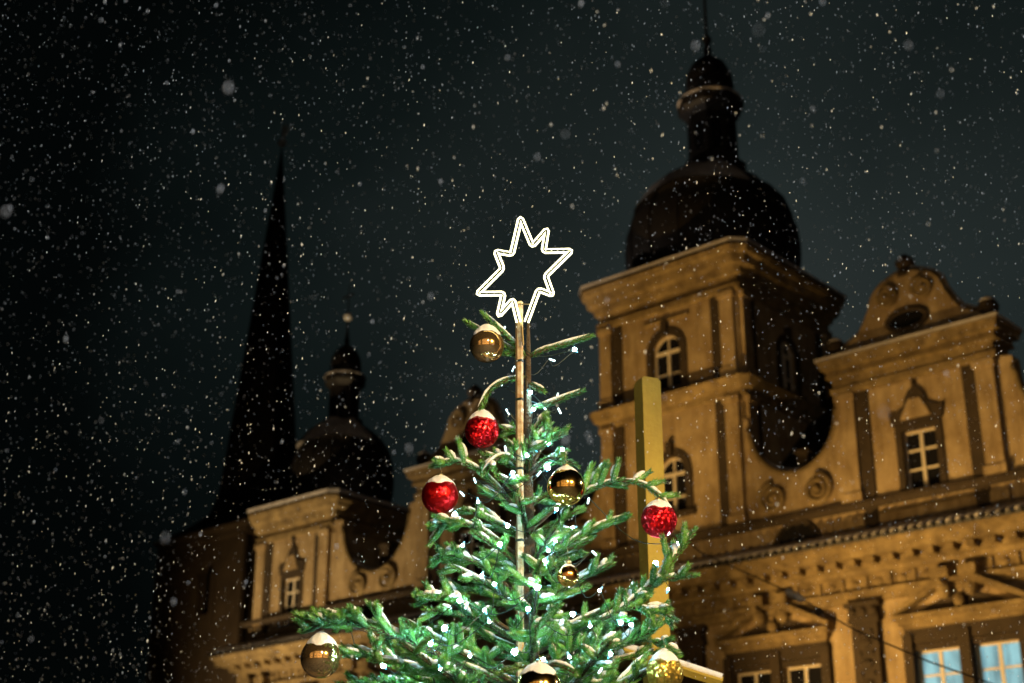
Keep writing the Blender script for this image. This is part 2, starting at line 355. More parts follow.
# window crowns: entablature and broken pediment with a shield
for c in BAY:
    p = MB(); p.box(c-1.72, c+1.72, -.1, 0, 9.32, 9.62); p.box(c-1.8, c+1.8, -.16, 0, 9.62, 9.72)
    for s_ in (-1, 1): p.box(c+s_*1.72-.14, c+s_*1.72+.14, -.2, .0, 5.6, 9.6)
    p.box(c-.16, c+.16, -.2, .0, 5.6, 9.6)
    p2 = MB(); p2.box(c-2.0, c+2.0, -.42, 0, 9.98, 10.12); p2.box(c-1.9, c+1.9, -.30, 0, 9.84, 9.98); p2.box(c-1.82, c+1.82, -.2, 0, 9.722, 9.84)
    for s_ in (-1, 1):
        p2.extr([(c+s_*2.02, 10.12), (c+s_*2.02, 10.26), (c+s_*.5, 11.04), (c+s_*.36, 10.86)], -.42, -.02)
        p2.sphere((c+s_*.4, -.26, 10.68), .24, 10, sc=(.9, .9, 1.1)); p2.box(c+s_*.42-.26, c+s_*.42+.26, -.46, -.03, 11.02, 11.3)
    p2.sphere((c, -.2, 10.36), .17, 10, sc=(1, .9, 1.25))
    part(p, 'window_surround', M['dark_trim']); part(p2, 'pediment', M['trim'])
    p3 = MB(); p3.extr([(c-1.7, 10.122), (c+1.7, 10.122), (c+.3, 10.6), (c-.3, 10.6)], -.05, .0); part(p3, 'pediment_field', M['dark_trim'])
# attic band above the eaves
at = MB()
at.wall(ID, X0, X1, 12.0, 13.6, [], .3)
ap = [(X0, 0), (X1, 0), (X1, .6), (X0, .6)]
part(at, 'attic_wall', M['plaster'])
ac_ = MB(); ac_.sweep(ap, [(.02, 13.5), (.14, 13.56), (.2, 13.62), (.2, 13.74), (.04, 13.76)]); part(ac_, 'attic_ledge', M['dark_trim'])
for c in (-23.35, -33.0, -42.6, -13.9):
    p = MB(); p.extr([(c+.72*math.cos(a_*PI/14), 12.72+.72*math.sin(a_*PI/14)) for a_ in range(15)], -.05, .0); part(p, 'lunette', M['roof'])
    p = MB()
    for a_ in range(14):
        p.extr([(c+r_*math.cos(t_), 12.72+r_*math.sin(t_)) for r_, t_ in ((.72, a_*PI/14), (.86, a_*PI/14), (.86, (a_+1)*PI/14), (.72, (a_+1)*PI/14))], -.1, .0)
    part(p, 'lunette_frame', M['dark_trim'])

def pil(x0, x1, z0, z1, y=-.16, m='plaster', T=ID, cap=True, dark=None):
    p = MB(); p.box(x0, x1, y, 0, z0+.25, z1-.2, T=T)
    if cap: p.box(x0-.06, x1+.06, y-.07, 0, z1-.2, z1, T=T); p.box(x0-.06, x1+.06, y-.07, 0, z0, z0+.25, T=T)
    part(p, 'pilaster', M[m])
    if dark:
        p = MB(); p.box(dark[0], dark[1], -.07, 0, z0+.02, z1-.02, T=T); part(p, 'dark_band', M['dark_trim'])
def ogee_hood(c, z, w=.78):
    p = MB(); ol = [(c-w-.12, z), (c+w+.12, z), (c+w+.2, z+.42), (c+w, z+.40), (c+w*.55, z+.55), (c+w*.42, z+.85), (c+.2, z+1.0), (c+.05, z+1.12), (c-.05, z+1.12), (c-.2, z+1.0), (c-w*.42, z+.85), (c-w*.55, z+.55), (c-w, z+.40), (c-w-.2, z+.42)]
    p.extr(ol, -.1, .0); part(p, 'window_hood', M['dark_trim'])
    p = MB(); p.extr([(c-w*.7, z+.12), (c+w*.7, z+.12), (c+w*.5, z+.42), (c+w*.25, z+.72), (c-w*.25, z+.72), (c-w*.5, z+.42)], -.15, -.09); part(p, 'hood_panel', M['plaster'])
    p = MB(); p.lathe([(.03, z+1.1), (.09, z+1.2), (.05, z+1.3), (.13, z+1.45), (.06, z+1.6), (.02, z+1.85)], 8, (c, -.06)); part(p, 'finial', M['dark_trim'])
def scroll(cx, cz, r, sgn):
    pts = []; n = 30
    for i in range(n+1):
        t_ = i/n*2.1*2*PI; rr = r*(1-.82*i/n); pts.append((cx+sgn*rr*math.cos(t_+PI/2), -.05, cz+rr*math.sin(t_+PI/2)))
    p = MB(); p.tube(pts, [.11*(1-.4*i/n) for i in range(n+1)], 6); p.sphere((cx, -.06, cz), .13, 8); part(p, 'scroll', M['trim'], True)
def urn(x, y, z, s=1.0, m='dark_trim'):
    p = MB(); p.lathe([(.2*s, z), (.2*s, z+.1*s), (.08*s, z+.16*s), (.12*s, z+.22*s), (.34*s, z+.42*s), (.38*s, z+.6*s), (.28*s, z+.78*s), (.12*s, z+.86*s), (.05*s, z+.98*s)], 12, (x, y)); o = part(p, 'urn', M[m], True)
    q = MB(); q.lathe([(.30*s, z+.78*s), (.22*s, z+.88*s), (.1*s, z+.95*s), (.02, z+1.01*s)], 10, (x, y)); part(q, 'snow', M['roof_snow'], True, o)

def gable(c):
    x0, x1 = c-2.6, c+2.6
    h = (c-.55, c+.55, 13.78, 15.62, False)
    g_ = MB(); g_.wall(ID, x0, x1, 13.6, 17.75, [h], .3); 
    g_.add([(x0, 0, 13.6), (x0, .9, 13.6), (x0, .9, 17.75), (x0, 0, 17.75)], [(0, 1, 2, 3)]); g_.add([(x1, 0, 13.6), (x1, .9, 13.6), (x1, .9, 17.75), (x1, 0, 17.75)], [(0, 1, 2, 3)])
    g_.add([(x0, .9, 13.6), (x1, .9, 13.6), (x1, .9, 17.75), (x0, .9, 17.75)], [(0, 1, 2, 3)])
    part(g_, 'gable_wall', M['plaster'])
    window(ID, h, False, .2, rails=(.36, .68)); ogee_hood(c, 15.84, .7)
    for s_ in (-1, 1):
        a_, b_ = sorted((c+s_*2.56, c+s_*2.0)); d_ = tuple(sorted((c+s_*1.98, c+s_*1.55)))
        pil(a_, b_, 13.77, 17.2, dark=d_)
        pil(a_, b_, 12.75, 13.5, cap=False, y=-.12); q = MB(); q.box(d_[0], d_[1], -.06, 0, 12.75, 13.5); part(q, 'dark_band', M['dark_trim'])
    q = MB()
    for a_, b_, z0, z1 in ((c-1.5, c+1.5, 13.28, 13.36), (c-1.5, c+1.5, 12.84, 12.9)): q.box(a_, b_, -.06, 0, z0, z1)
    part(q, 'panel_moulding', M['trim'])
    k = MB(); k.sweep([(x0, -.12), (x1, -.12), (x1, .9), (x0, .9)], [(.0, 17.2), (.1, 17.26), (.12, 17.42), (.04, 17.45), (.04, 17.72), (.2, 17.78), (.14, 18.0), (.3, 18.05), (.36, 18.26), (.4, 18.3), (.1, 18.34)])
    ko = part(k, 'gable_cornice', M['trim'])
    k = MB(); k.sweep([(x0, -.12), (x1, -.12), (x1, .9), (x0, .9)], [(.42, 18.345), (.42, 18.42), (.1, 18.5), (-.2, 18.5)]); part(k, 'snow', M['roof_snow'], False, ko)
    hf = [(0, 20.42), (.25, 20.46), (.55, 20.35), (.85, 20.22), (1.08, 20.0), (1.2, 19.65), (1.4, 19.3), (1.62, 19.0), (2.0, 18.8), (2.35, 18.72), (2.5, 18.35)]
    hf = [(x_*1.06, 18.35+(z_-18.35)*1.13) for x_, z_ in hf]; ol = [(c+x_, z_) for x_, z_ in hf]; ol = ol[::-1]+[(c-x_, z_) for x_, z_ in hf[1:]]
    q = MB(); q.extr(ol, 0, .55); go = part(q, 'gable_top', M['plaster'])
    q = MB()
    for s_ in (-1, 1):
        for i in range(len(hf)-2):
            p0, p1 = hf[i], hf[i+1]; q.tube([(c+s_*p0[0], .22, p0[1]+.03), (c+s_*p1[0], .22, p1[1]+.03)], .13, 6)
    mo = part(q, 'gable_moulding', M['trim'])
    q = MB()
    for s_ in (-1, 1):
        for i in range(len(hf)-2):
            p0, p1 = hf[i], hf[i+1]; q.tube([(c+s_*p0[0], .25, p0[1]+.13), (c+s_*p1[0], .25, p1[1]+.13)], .1, 6)
    part(q, 'snow', M['roof_snow'], True, mo)
    q = MB(); q.extr([(c+.62*math.cos(i*PI/10), 19.14+.29*math.sin(i*PI/10)) for i in range(20)], -.04, .01); part(q, 'oval_window', M['pane'])
    q = MB(); q.tube([(c+.66*math.cos(i*PI/12), -.03, 19.14+.33*math.sin(i*PI/12)) for i in range(25)], .09, 6); part(q, 'oval_frame', M['dark_trim'], True)
    for s_ in (-1, 1):
        scroll(c+s_*.62, 20.05, .36, s_); urn(c+s_*2.55, .1, 18.4, .85)
    q = MB(); q.lathe([(.34, 20.6), (.3, 20.8), (.12, 20.86), (.28, 21.0), (.32, 21.15), (.2, 21.3), (.06, 21.42)], 10, (c, .25)); part(q, 'finial', M['dark_trim'], True)
gable(-19.0); gable(MID-9.3)
def volute(x0, x1):
    c = (x0+x1)/2; r = (x1-x0)/2-.12; cz = 16.95
    if r > 1.9: r = 1.9
    ol = [(x0, 13.74), (x1, 13.74), (x1, 17.3), (c+r+.0, 17.2)]
    for i in range(1, 20):
        a_ = -i*PI/20; ol.append((c+r*math.cos(a_), cz+1.12*r*math.sin(a_)))
    ol += [(c-r, 17.2), (x0, 17.3)]
    q = MB(); q.extr(ol, .02, .55); vo = part(q, 'volute_wall', M['plaster'])
    q = MB(); pts = [(c+(r+.04)*math.cos(-i*PI/24), .12, cz+(r*1.12+.04)*math.sin(-i*PI/24)) for i in range(25)]; q.tube(pts, .14, 6); part(q, 'volute_rim', M['trim'], True)
    q = MB(); pts = [(c+(r-.05)*math.cos(-i*PI/24), .3, cz+(r*1.12-.06)*math.sin(-i*PI/24)) for i in range(5, 20)]; q.tube(pts, [.05+.1*math.sin(PI*i/14) for i in range(15)], 6); part(q, 'snow', M['roof_snow'], True, vo)
    scroll(c-.8, 14.42, .5, 1); scroll(c+.8, 14.42, .5, -1)
    q = MB(); q.box(c-.2, c+.2, .56, .9, 14.2, 15.9); q.box(c-.27, c+.27, .5, .96, 15.9, 16.0); part(q, 'pedestal', M['dark_trim'])
volute(TX1, -21.6); volute(MID-9.3+2.6, TX0); volute(-44.9, MID-9.3-2.6); volute(-16.4, -11.6)

def onion(cx, cy, z, R, H, prof, name='dome', n=16):
    pr = [(r*R, z+h*H) for r, h in prof]; q = MB(); q.lathe(pr, n, (cx, cy), rot=PI/n)
    o = part(q, name, M['roof'], True); q = MB()
    for k in range(n):
        a_ = 2*PI*k/n+PI/n; q.tube([(cx+(r+.01)*math.cos(a_), cy+(r+.01)*math.sin(a_), zz) for r, zz in pr], .035, 5)
    part(q, 'seams', M['roof'], parent=o); return o, pr
def snow_ring(parent, pr, cx, cy, th, a0=0, a1=2*PI, n=40):
    q = MB(); rows = len(pr); vs = []; fs = []
    for r, z in pr:
        for k in range(n+1):
            a_ = a0+(a1-a0)*k/n; f_ = th*(1+.4*math.sin(5*a_+r*3))*(.12+min(1, 3*math.sin(PI*k/n))); vs.append((cx+(r+f_*.4)*math.cos(a_), cy+(r+f_*.4)*math.sin(a_), z+f_))
    for i in range(rows-1):
        for k in range(n): fs.append((i*(n+1)+k, i*(n+1)+k+1, (i+1)*(n+1)+k+1, (i+1)*(n+1)+k))
    q.add(vs, fs); part(q, 'snow', M['roof_snow'], True, parent)

def lantern(cx, cy, z, R, H):   # open lantern with ledges, small dome, spike
    q = MB(); q.lathe([(R*1.0, z), (R*1.12, z+.02*H), (R*1.12, z+.10*H), (R*.88, z+.14*H), (R*.86, z+.58*H), (R*.98, z+.62*H), (R*1.16, z+.66*H), (R*1.18, z+.74*H), (R*.9, z+.79*H)], 8, (cx, cy), rot=PI/8)
    o = part(q, 'lantern', M['roof'])
    for k in range(8):
        a_ = k*PI/4; p = MB(); ca, sa = math.cos(a_), math.sin(a_)
        T = lambda u, d, v: (cx+ca*(R*.80-d)-sa*u, cy+sa*(R*.80-d)+ca*u, v)
        w = R*.17; zz = z+.2*H; p.extr([(-w, zz), (w, zz), (w, zz+.22*H), (w*.6, zz+.28*H), (-w*.6, zz+.28*H), (-w, zz+.22*H)], -.02*R, .05, T=T); part(p, 'lantern_opening', M['pane'], parent=o)
    q = MB(); q.lathe([(R*1.17, z+.742*H), (R*1.1, z+.77*H), (R*.86, z+.80*H)], 16, (cx, cy)); part(q, 'snow', M['roof_snow'], True, o)
    q = MB(); zb = z+.78*H
    q.lathe([(R*.80, zb), (R*.86, zb+.12*H), (R*.80, zb+.25*H), (R*.6, zb+.36*H), (R*.3, zb+.43*H), (R*.12, zb+.47*H), (R*.16, zb+.52*H), (R*.09, zb+.58*H)], 14, (cx, cy)); part(q, 'small_dome', M['roof'], True)
    return zb+.58*H
def square_tower(x0, x1, dep, zb, z1, z2, ch, main):
    """walls zb..z1 (lower stage) and up to z2, eave cornice on top"""
    poly = [(x0+ch, 0), (x1-ch, 0), (x1, ch), (x1, dep-ch), (x1-ch, dep), (x0+ch, dep), (x0, dep-ch), (x0, ch)]
    c = (x0+x1)/2
    Tside = lambda u, d, v: (x1-d, u, v)
    if main: hs = [(c-.62, c+.55, 18.98, 20.98, True), (c-.58, c+.55, 14.6, 16.55, True)]; sh = [(dep/2-.5, dep/2+.5, 18.98, 20.9, True)]
    else: hs = [(c-.5, c+.5, 13.45, 15.25, False)]; sh = []
    q = MB(); q.wall(ID, x0+ch, x1-ch, zb, z2, hs, .3); q.wall(Tside, ch, dep-ch, 12, z2, sh, .3)
    for i in (1, 3, 4, 5, 6, 7):
        if i == 2: continue
        a_, b_ = poly[i], poly[(i+1) % 8]; q.add([(*a_, 12), (*b_, 12), (*b_, z2), (*a_, z2)], [(0, 1, 2, 3)])
    part(q, 'tower_wall', M['plaster'])
    for h in hs: window(ID, h, False, .26 if main else .18, rails=(.3,) if main else (.36, .68))
    for h in sh: window(Tside, h, False, .24, rails=(.3,))
    return poly, c, Tside
# --- main tower
poly, c, TS = square_tower(TX0, TX1, TD, 13.6, 18.2, 22.4, .02, True)
q = MB(); q.sweep(poly, [(.02, 18.1), (.12, 18.15), (.15, 18.32), (.3, 18.4), (.42, 18.62), (.46, 18.7), (.1, 18.84)]); part(q, 'string_course', M['trim'])
q = MB(); q.sweep(poly, [(.02, 13.5), (.2, 13.56), (.24, 13.76), (.03, 13.8)]); part(q, 'tower_ledge', M['dark_trim'])
q = MB(); q.sweep(poly, [(.02, 21.85), (.14, 21.9), (.16, 22.1), (.05, 22.14), (.05, 22.42), (.2, 22.48), (.26, 22.7), (.44, 22.78), (.52, 23.05), (.62, 23.12), (.68, 23.30), (.3, 23.34)])
tco = part(q, 'eave_cornice', M['trim'])
q = MB(); q.sweep(poly, [(.72, 23.345), (.72, 23.38), (-.6, 23.75), (-1.2, 23.8)]); ro = part(q, 'eave_roof', M['roof'])
q = MB(); q.sweep(poly, [(.74, 23.385), (.74, 23.5), (.2, 23.68), (-.1, 23.72), (-.1, 23.6)], cap=False); part(q, 'snow', M['roof_snow'], False, ro)
for a_, b_, d_ in ((TX0+.06, TX0+.55, (TX0+.57, TX0+.98)), (TX1-.62, TX1-.1, (TX1-1.05, TX1-.64))):
    pil(a_, b_, 18.86, 21.85, dark=d_); pil(a_, b_, 13.82, 18.1, dark=d_)
for a_, b_, d_ in ((.1, .6, (.62, 1.0)), (TD-.6, TD-.1, (TD-1.0, TD-.62))):
    pil(a_, b_, 18.86, 21.85, T=TS, dark=d_); pil(a_, b_, 13.82, 18.1, T=TS, dark=d_)
q = MB(); q.box(c-.95, c+.95, -.1, 0, 21.5, 21.58); q.box(c-1.3, c+1.3, -.07, 0, 18.86, 18.95); part(q, 'panel_moulding', M['trim'])
dc = (c, TD/2)
dprof = [(.93, 0), (.95, .06), (1, .22), (1.01, .36), (.985, .52), (.90, .68), (.74, .82), (.55, .92), (.36, 1.0)]
dc = (dc[0]+.08, dc[1]); do, pr = onion(*dc, 23.6, 3.18, 4.65, dprof)
dc = (dc[0]+.26, dc[1])
snow_ring(do, [(r_*1.0, z_) for r_, z_ in pr[5:]], dc[0]-.18, dc[1], .13, PI*1.0, PI*1.85)
zt = lantern(*dc, 28.2, 1.1, 4.3)
q = MB(); q.lathe([(.1, zt), (.2, zt+.25), (.06, zt+.5), (.05, zt+3.6)], 8, dc); q.box(dc[0]-.4, dc[0]+.4, dc[1]-.04, dc[1]+.04, zt+3.0, zt+3.1); part(q, 'spire_cross', M['roof'])
# --- small towers
def small_tower(x0, x1):
    poly, c, TS = square_tower(x0, x1, 4.7, 12.0, 16, 17.45, .02, False)
    q = MB(); q.sweep(poly, [(.02, 16.95), (.12, 17.0), (.14, 17.2), (.05, 17.24), (.05, 17.45), (.2, 17.5), (.26, 17.75), (.38, 17.85), (.46, 18.05), (.5, 18.1), (.52, 18.25), (.2, 18.28)]); part(q, 'eave_cornice', M['trim'])
    q = MB(); q.sweep(poly, [(.56, 18.285), (.56, 18.32), (-.5, 18.75), (-.9, 18.78)]); ro = part(q, 'eave_roof', M['roof'])
    q = MB(); q.sweep(poly, [(.58, 18.325), (.58, 18.47), (.1, 18.66), (-.3, 18.74), (-.3, 18.55)], cap=False); part(q, 'snow', M['roof_snow'], False, ro)
    q = MB(); q.sweep(poly, [(.02, 12.9), (.14, 12.95), (.16, 13.1), (.02, 13.12)]); part(q, 'tower_ledge', M['trim'])
    for a_, b_, d_ in ((x0+.06, x0+.6, (x0+.62, x0+.95)), (x1-.6, x1-.06, (x1-.95, x1-.62))): pil(a_, b_, 13.14, 16.95, dark=d_)
    for a_, b_, d_ in ((.08, .55, (.57, .9)), (4.1, 4.6, (3.75, 4.08))): pil(a_, b_, 13.14, 16.95, T=TS, dark=d_)
    ogee_hood(c, 15.45, .62)
    dc = (c+.2, 2.35); do, pr = onion(*dc, 18.6, 2.2, 3.75, dprof)
    snow_ring(do, pr[5:], *dc, .14, PI*1.05, PI*2.0)
    dc = (dc[0]-.1, dc[1])
    zt = lantern(*dc, 22.25, .82, 3.2)
    q = MB(); q.lathe([(.1, zt), (.05, zt+.3), (.04, zt+.9)], 8, dc); q.lathe([(.03, zt+1.1), (.02, zt+2.6)], 6, dc); q.box(dc[0]-.35, dc[0]+.35, dc[1]-.02, dc[1]+.02, zt+2.0, zt+2.07); po = part(q, 'spire_cross', M['roof'])
    q = MB(); q.sphere((dc[0], dc[1], zt+1.0), .2, 12); part(q, 'snow', M['snow'], True, po)
small_tower(-49.5, -44.9); small_tower(-11.6, -6.65)
# main roof behind the attic
q = MB(); a0, a1, b0, b1, z0, z1 = -49.9, -6.5, .6, DEP, 12.4, 16.4
q.add([(a0, b0, z0), (a1, b0, z0), (a1, b1, z0), (a0, b1, z0), (a0+5, 7, z1), (a1-5, 7, z1)], [(0, 1, 5, 4), (1, 2, 5), (2, 3, 4, 5), (3, 0, 4)])
q.add([(-36, .9, 15), (-20.5, .9, 15), (-20.5, 10, 15), (-36, 10, 15), (-34, 5.5, 19.4), (-22.5, 5.5, 19.4)], [(0, 1, 5, 4), (1, 2, 5), (2, 3, 4, 5), (3, 0, 4), (0, 1, 2, 3)])
part(q, 'roof', M['roof'])

# ---------------------------------------------------------------- pixel helpers: where things of the photograph stand
def ray(px, py):
    x = (px-CX)/FPX; u = (CY-py)/FPX
    return Vector((x, math.cos(TH)-u*math.sin(TH), math.sin(TH)+u*math.cos(TH)))
def atY(px, py, Y): r = ray(px, py); return Vector((0, 0, EYE))+r*(Y/r.y)
def atF(px, py, off):
    r = ray(px, py); return Vector((0, 0, EYE))+r*((FACE+off)/r.dot(FW))

# ---------------------------------------------------------------- church behind, with its needle spire
OFF = 34.0
def loc_of(p): v = Vector((p.x, p.y, 0)); return v.dot(FX), v.dot(FW)-FACE, p.z
xl = loc_of(atF(157, 600, OFF))[0]; zc = atF(205, 532, OFF).z
xc = loc_of(atF(250, 500, OFF+4.6))[0]; W = 2*(xc-xl)
ztip = atF(281, 136, OFF+4.6).z
church = empty('church_tower', L2W(xc, OFF, 0), RZ)
tag(church, 'dim stone church tower with a tall dark needle spire behind the town hall', 'church tower')
hw = W/2
q = MB(); hz = loc_of(atF(205, 590, OFF)); hx = hz[0]-xc
q.wall(ID, -hw, hw, 0, zc, [(hx-.8, hx+.8, atF(205, 614, OFF).z, atF(205, 562, OFF).z, True)], .8)
q.add([(-hw, 0, 0), (-hw, W, 0), (-hw, W, zc), (-hw, 0, zc)], [(0, 1, 2, 3)]); q.add([(hw, 0, 0), (hw, W, 0), (hw, W, zc), (hw, 0, zc)], [(0, 1, 2, 3)]); q.add([(-hw, W, 0), (hw, W, 0), (hw, W, zc), (-hw, W, zc)], [(0, 1, 2, 3)])
q.build('wall', M['church_stone'], church)
q = MB(); q.box(hx-.8, hx+.8, .7, .8, atF(205, 614, OFF).z, atF(205, 562, OFF).z)
q.build('louvre_opening', M['pane'], church)
q = MB(); sq = [(-hw, 0), (hw, 0), (hw, W), (-hw, W)]
q.sweep(sq, [(.02, zc-1.0), (.2, zc-.9), (.25, zc-.4), (.5, zc-.2), (.55, zc), (.1, zc+.02)]); 
for s_ in (-1, 1): q.box(s_*hw-.6 if s_ > 0 else s_*hw-.15, s_*hw+.15 if s_ > 0 else s_*hw+.6, -.3, .1, 0, zc-1.0)
q.box(hx-1.3, hx-.8, -.15, .1, hz[2]-3, hz[2]+1.2); q.box(hx+.8, hx+1.3, -.15, .1, hz[2]-3, hz[2]+1.2)
q.build('cornice', M['church_stone'], church)
q = MB(); q.sweep(sq, [(.5, zc+.03), (-hw*.25, zc+1.3), (-hw*.45, zc+2.4)]); q.lathe([(hw*.80, zc+1.5), (hw*.64, zc+4.0)]+[(hw*.64*(1-t_)**1.0, zc+4.0+(ztip-zc-4.0)*t_) for t_ in (.12, .25, .4, .55, .7, .85, .93, .975)]+[(.07, ztip)], 8, (0, hw), rot=PI/8)
sp = q.build('spire', M['roof'], church)
q = MB(); q.sphere((0, hw, ztip+.1), .42, 12); q.tube([(0, hw, ztip+.3), (0, hw, ztip+2.4)], .05, 6)
q.extr([(-.05, ztip+.6), (.55, ztip+.7), (.7, ztip+1.9), (.35, ztip+1.6), (-.05, ztip+2.0)], hw-.04, hw+.04)
q.build('weather_vane', M['snow'], church)

# ---------------------------------------------------------------- cable across the square
cab = empty('overhead_cable', atY(800, 600, 21))
ca = [(650, 508, 27), (700, 552, 25), (735, 568, 23.6), (790, 592, 22), (815, 607, 21.3), (855, 630, 20.3), (930, 662, 19), (1024, 695, 17.5), (1300, 760, 14)]
q = MB(); q.tube([atY(*p)-cab.location for p in ca], .011, 6); q.build('wire', M['wire'], cab)
q = MB(); a_, b_ = atY(786, 591, 22)-cab.location, atY(803, 600, 21.6)-cab.location
q.tube([a_, a_.lerp(b_, .15), a_.lerp(b_, .85), b_], [.02, .06, .06, .02], 8); q.build('clamp', M['white_frame'], cab)
q = MB(); q.sphere(atY(819, 611, 21.2)-cab.location, .055, 8); q.build('joint', M['wire'], cab)
tag(cab, 'thin dark cable with a pale clamp sagging across the town hall front', 'cable')

# ---------------------------------------------------------------- timber post with a beam
YP = 9.6
pt = atY(647, 380, YP); post = empty('timber_post', (pt.x, pt.y, 0), math.radians(20))
tag(post, 'tall square yellowish timber post standing behind the tree', 'post')
q = MB(); q.box(-.068, .068, -.068, .068, 0, pt.z-.02); q.extr([(-.068, pt.z-.02), (.068, pt.z-.02), (.055, pt.z), (-.055, pt.z)], -.06, .06); q.build('post', M['timber'], post)
q = MB(); p0, p1 = atY(592, 641, YP-.15), atY(722, 682, YP-.15); inv = Matrix.Rotation(-math.radians(20), 4, 'Z')
a_, b_ = inv@(p0-post.location), inv@(p1-post.location); d_ = (b_-a_).normalized(); 
q.tube([a_, b_], .034, 4); bo = q.build('beam', M['timber'], post)
q = MB(); q.tube([a_+Vector((0, 0, .03)), a_.lerp(b_, .5)+Vector((0, 0, .036)), b_+Vector((0, 0, .03))], .024, 6); q.build('snow', M['snow'], bo, True)

# ---------------------------------------------------------------- fir tree
YT = 7.0
AX = atY(528, 420, YT).x
tree = empty('fir_tree', (AX, YT, 0))
tag(tree, 'snow dusted green fir Christmas tree in the middle, lit from within', 'tree')
ztop = atY(526, 318, YT).z
O = Vector((AX, YT, 0))
q = MB(); zs = [0, 1.5, 2.6, 3.2, 3.7, 4.1, 4.4, ztop]; q.tube([(.004*math.sin(3*z), .004*math.cos(2*z), z) for z in zs], [.085, .065, .05, .038, .028, .02, .013, .007], 9)
q.build('trunk', M['bark'], tree, True)

class Twigs:
    def __init__(s): s.V = []; s.F = []; s.n = 0; s.wood = MB(); s.snow = MB()
    def needles(s, pts, dens=1.0, L=.028, W=.0038):
        """pts: Nx3 polyline; needles all round it, pointing forward"""
        pts = np.array([tuple(p) for p in pts]); seg = np.diff(pts, axis=0); sl = np.linalg.norm(seg, axis=1); tot = sl.sum()
        N = max(12, int(tot*1900*dens)); cum = np.concatenate([[0], np.cumsum(sl)])
        t = np.sort(rng.random(N))*tot; i = np.clip(np.searchsorted(cum, t)-1, 0, len(sl)-1)
        P = pts[i]+seg[i]*((t-cum[i])/sl[i])[:, None]; Tn = seg[i]/sl[i][:, None]
        ref = np.where(np.abs(Tn[:, 2:3]) < .9, [[0, 0, 1.]], [[1., 0, 0]])
        S = np.cross(Tn, ref); S /= np.linalg.norm(S, axis=1)[:, None]; U = np.cross(S, Tn)
        a = rng.random(N)*2*PI; R = S*np.cos(a)[:, None]+U*np.sin(a)[:, None]
        k = np.clip((tot-t)/.03, 0, 1); fw = .95+.9*(1-k)+rng.normal(0, .06, N); ln = L*(.85+.3*rng.random(N))*np.where(t < .01, .7, 1)
        D = Tn*fw[:, None]+R*.8+U*.16; D /= np.linalg.norm(D, axis=1)[:, None]
        side = np.cross(D, R+rng.normal(0, .25, (N, 3))); side /= np.linalg.norm(side, axis=1)[:, None]; side *= W/2
        B = P+R*.003; E_ = B+D*ln[:, None]; Mi = B+D*(ln*.45)[:, None]
        vs = np.stack([B, Mi+side, E_, Mi-side], 1).reshape(-1, 3); s.V.append(vs); s.F.append(np.arange(N*4).reshape(-1, 4)+s.n); s.n += N*4
    def add_snow(s, pts, a=.08, b=.95, w=.014, h=.010):
        pts = [Vector(p) for p in pts]; n = 7; ring = 7; vs = []; fs = []
        def at(t):
            f = t*(len(pts)-1); i = min(int(f), len(pts)-2); return pts[i].lerp(pts[i+1], f-i)
        for i in range(n+1):
            t = a+(b-a)*i/n; p = at(t); d = (at(min(1, t+.05))-at(max(0, t-.05))).normalized()
            sd = d.cross(Vector((0, 0, 1)));
            if sd.length < .2: sd = Vector((1, 0, 0))
            sd.normalize(); up = sd.cross(d).normalized(); e_ = math.sin(PI*min(1, max(0, (i+.02)/(n+.04))))**.45; e_ *= random.uniform(.75, 1.2)
            c_ = p+up*.016+sd*random.uniform(-.002, .002)
            for k in range(ring):
                an = 2*PI*k/ring; vs.append(c_+sd*math.cos(an)*w*e_+up*math.sin(an)*h*e_+Vector((0, 0, random.uniform(-.001, .0015))))
        for i in range(n):
            for k in range(ring): fs.append((i*ring+k, i*ring+(k+1) % ring, (i+1)*ring+(k+1) % ring, (i+1)*ring+k))
        fs += [tuple(range(ring))[::-1], tuple(range(n*ring, n*ring+ring))]
        s.snow.add(vs, fs)
    def twig(s, p0, d, L, snow=.7, droop=.0, th=1.0):
        d = d.normalized(); pts = []
        bend = Vector((random.gauss(0, .06), random.gauss(0, .06), random.gauss(.03, .07)-droop))
        for i in range(6):
            t = i/5; pts.append(p0+d*L*t+bend*L*t*t)
        s.wood.tube(pts, [.007, .0135, .0155, .0155, .013, .004], 7, 1); s.needles(pts, L=.030*th)
        if random.random() < snow and abs(d.z) < .86:
            a = random.uniform(0, .25); b_ = random.uniform(.72, 1.0); k = random.uniform(.85, 1.35)
            s.add_snow(pts, a, b_, .0155*k*th, .0110*k*th)
        return pts
    def finish(s, tree):
        V = np.concatenate(s.V); F = np.concatenate(s.F); nw = len(s.wood.v)
        me = bpy.data.meshes.new('branch'); allv = np.concatenate([np.array(s.wood.v, dtype=float).reshape(-1, 3), V])-np.array([AX, YT, 0])
        ln = [len(f) for f in s.wood.f]; idx = np.concatenate([np.array([i for f in s.wood.f for i in f], dtype=int), (F+nw).ravel()])
        tots = np.array(ln+[4]*len(F)); st = np.concatenate([[0], np.cumsum(tots)[:-1]])
        me.vertices.add(len(allv)); me.vertices.foreach_set('co', allv.ravel())
        me.loops.add(len(idx)); me.loops.foreach_set('vertex_index', idx.astype(np.int32))
        me.polygons.add(len(tots)); me.polygons.foreach_set('loop_start', st.astype(np.int32)); me.polygons.foreach_set('loop_total', tots.astype(np.int32))
        me.materials.append(M['bark']); me.materials.append(M['needle']); me.polygons.foreach_set('material_index', np.array(list(s.wood.mi)+[1]*len(F), dtype=np.int32))
        me.update(calc_edges=True); me.validate(); o = bpy.data.objects.new('branch', me); col.objects.link(o); o.parent = tree
        if s.snow.v:
            s.snow.v = [(v[0]-AX, v[1]-YT, v[2]) for v in s.snow.v]; s.snow.build('snow', M['snow'], o, True)
        return o
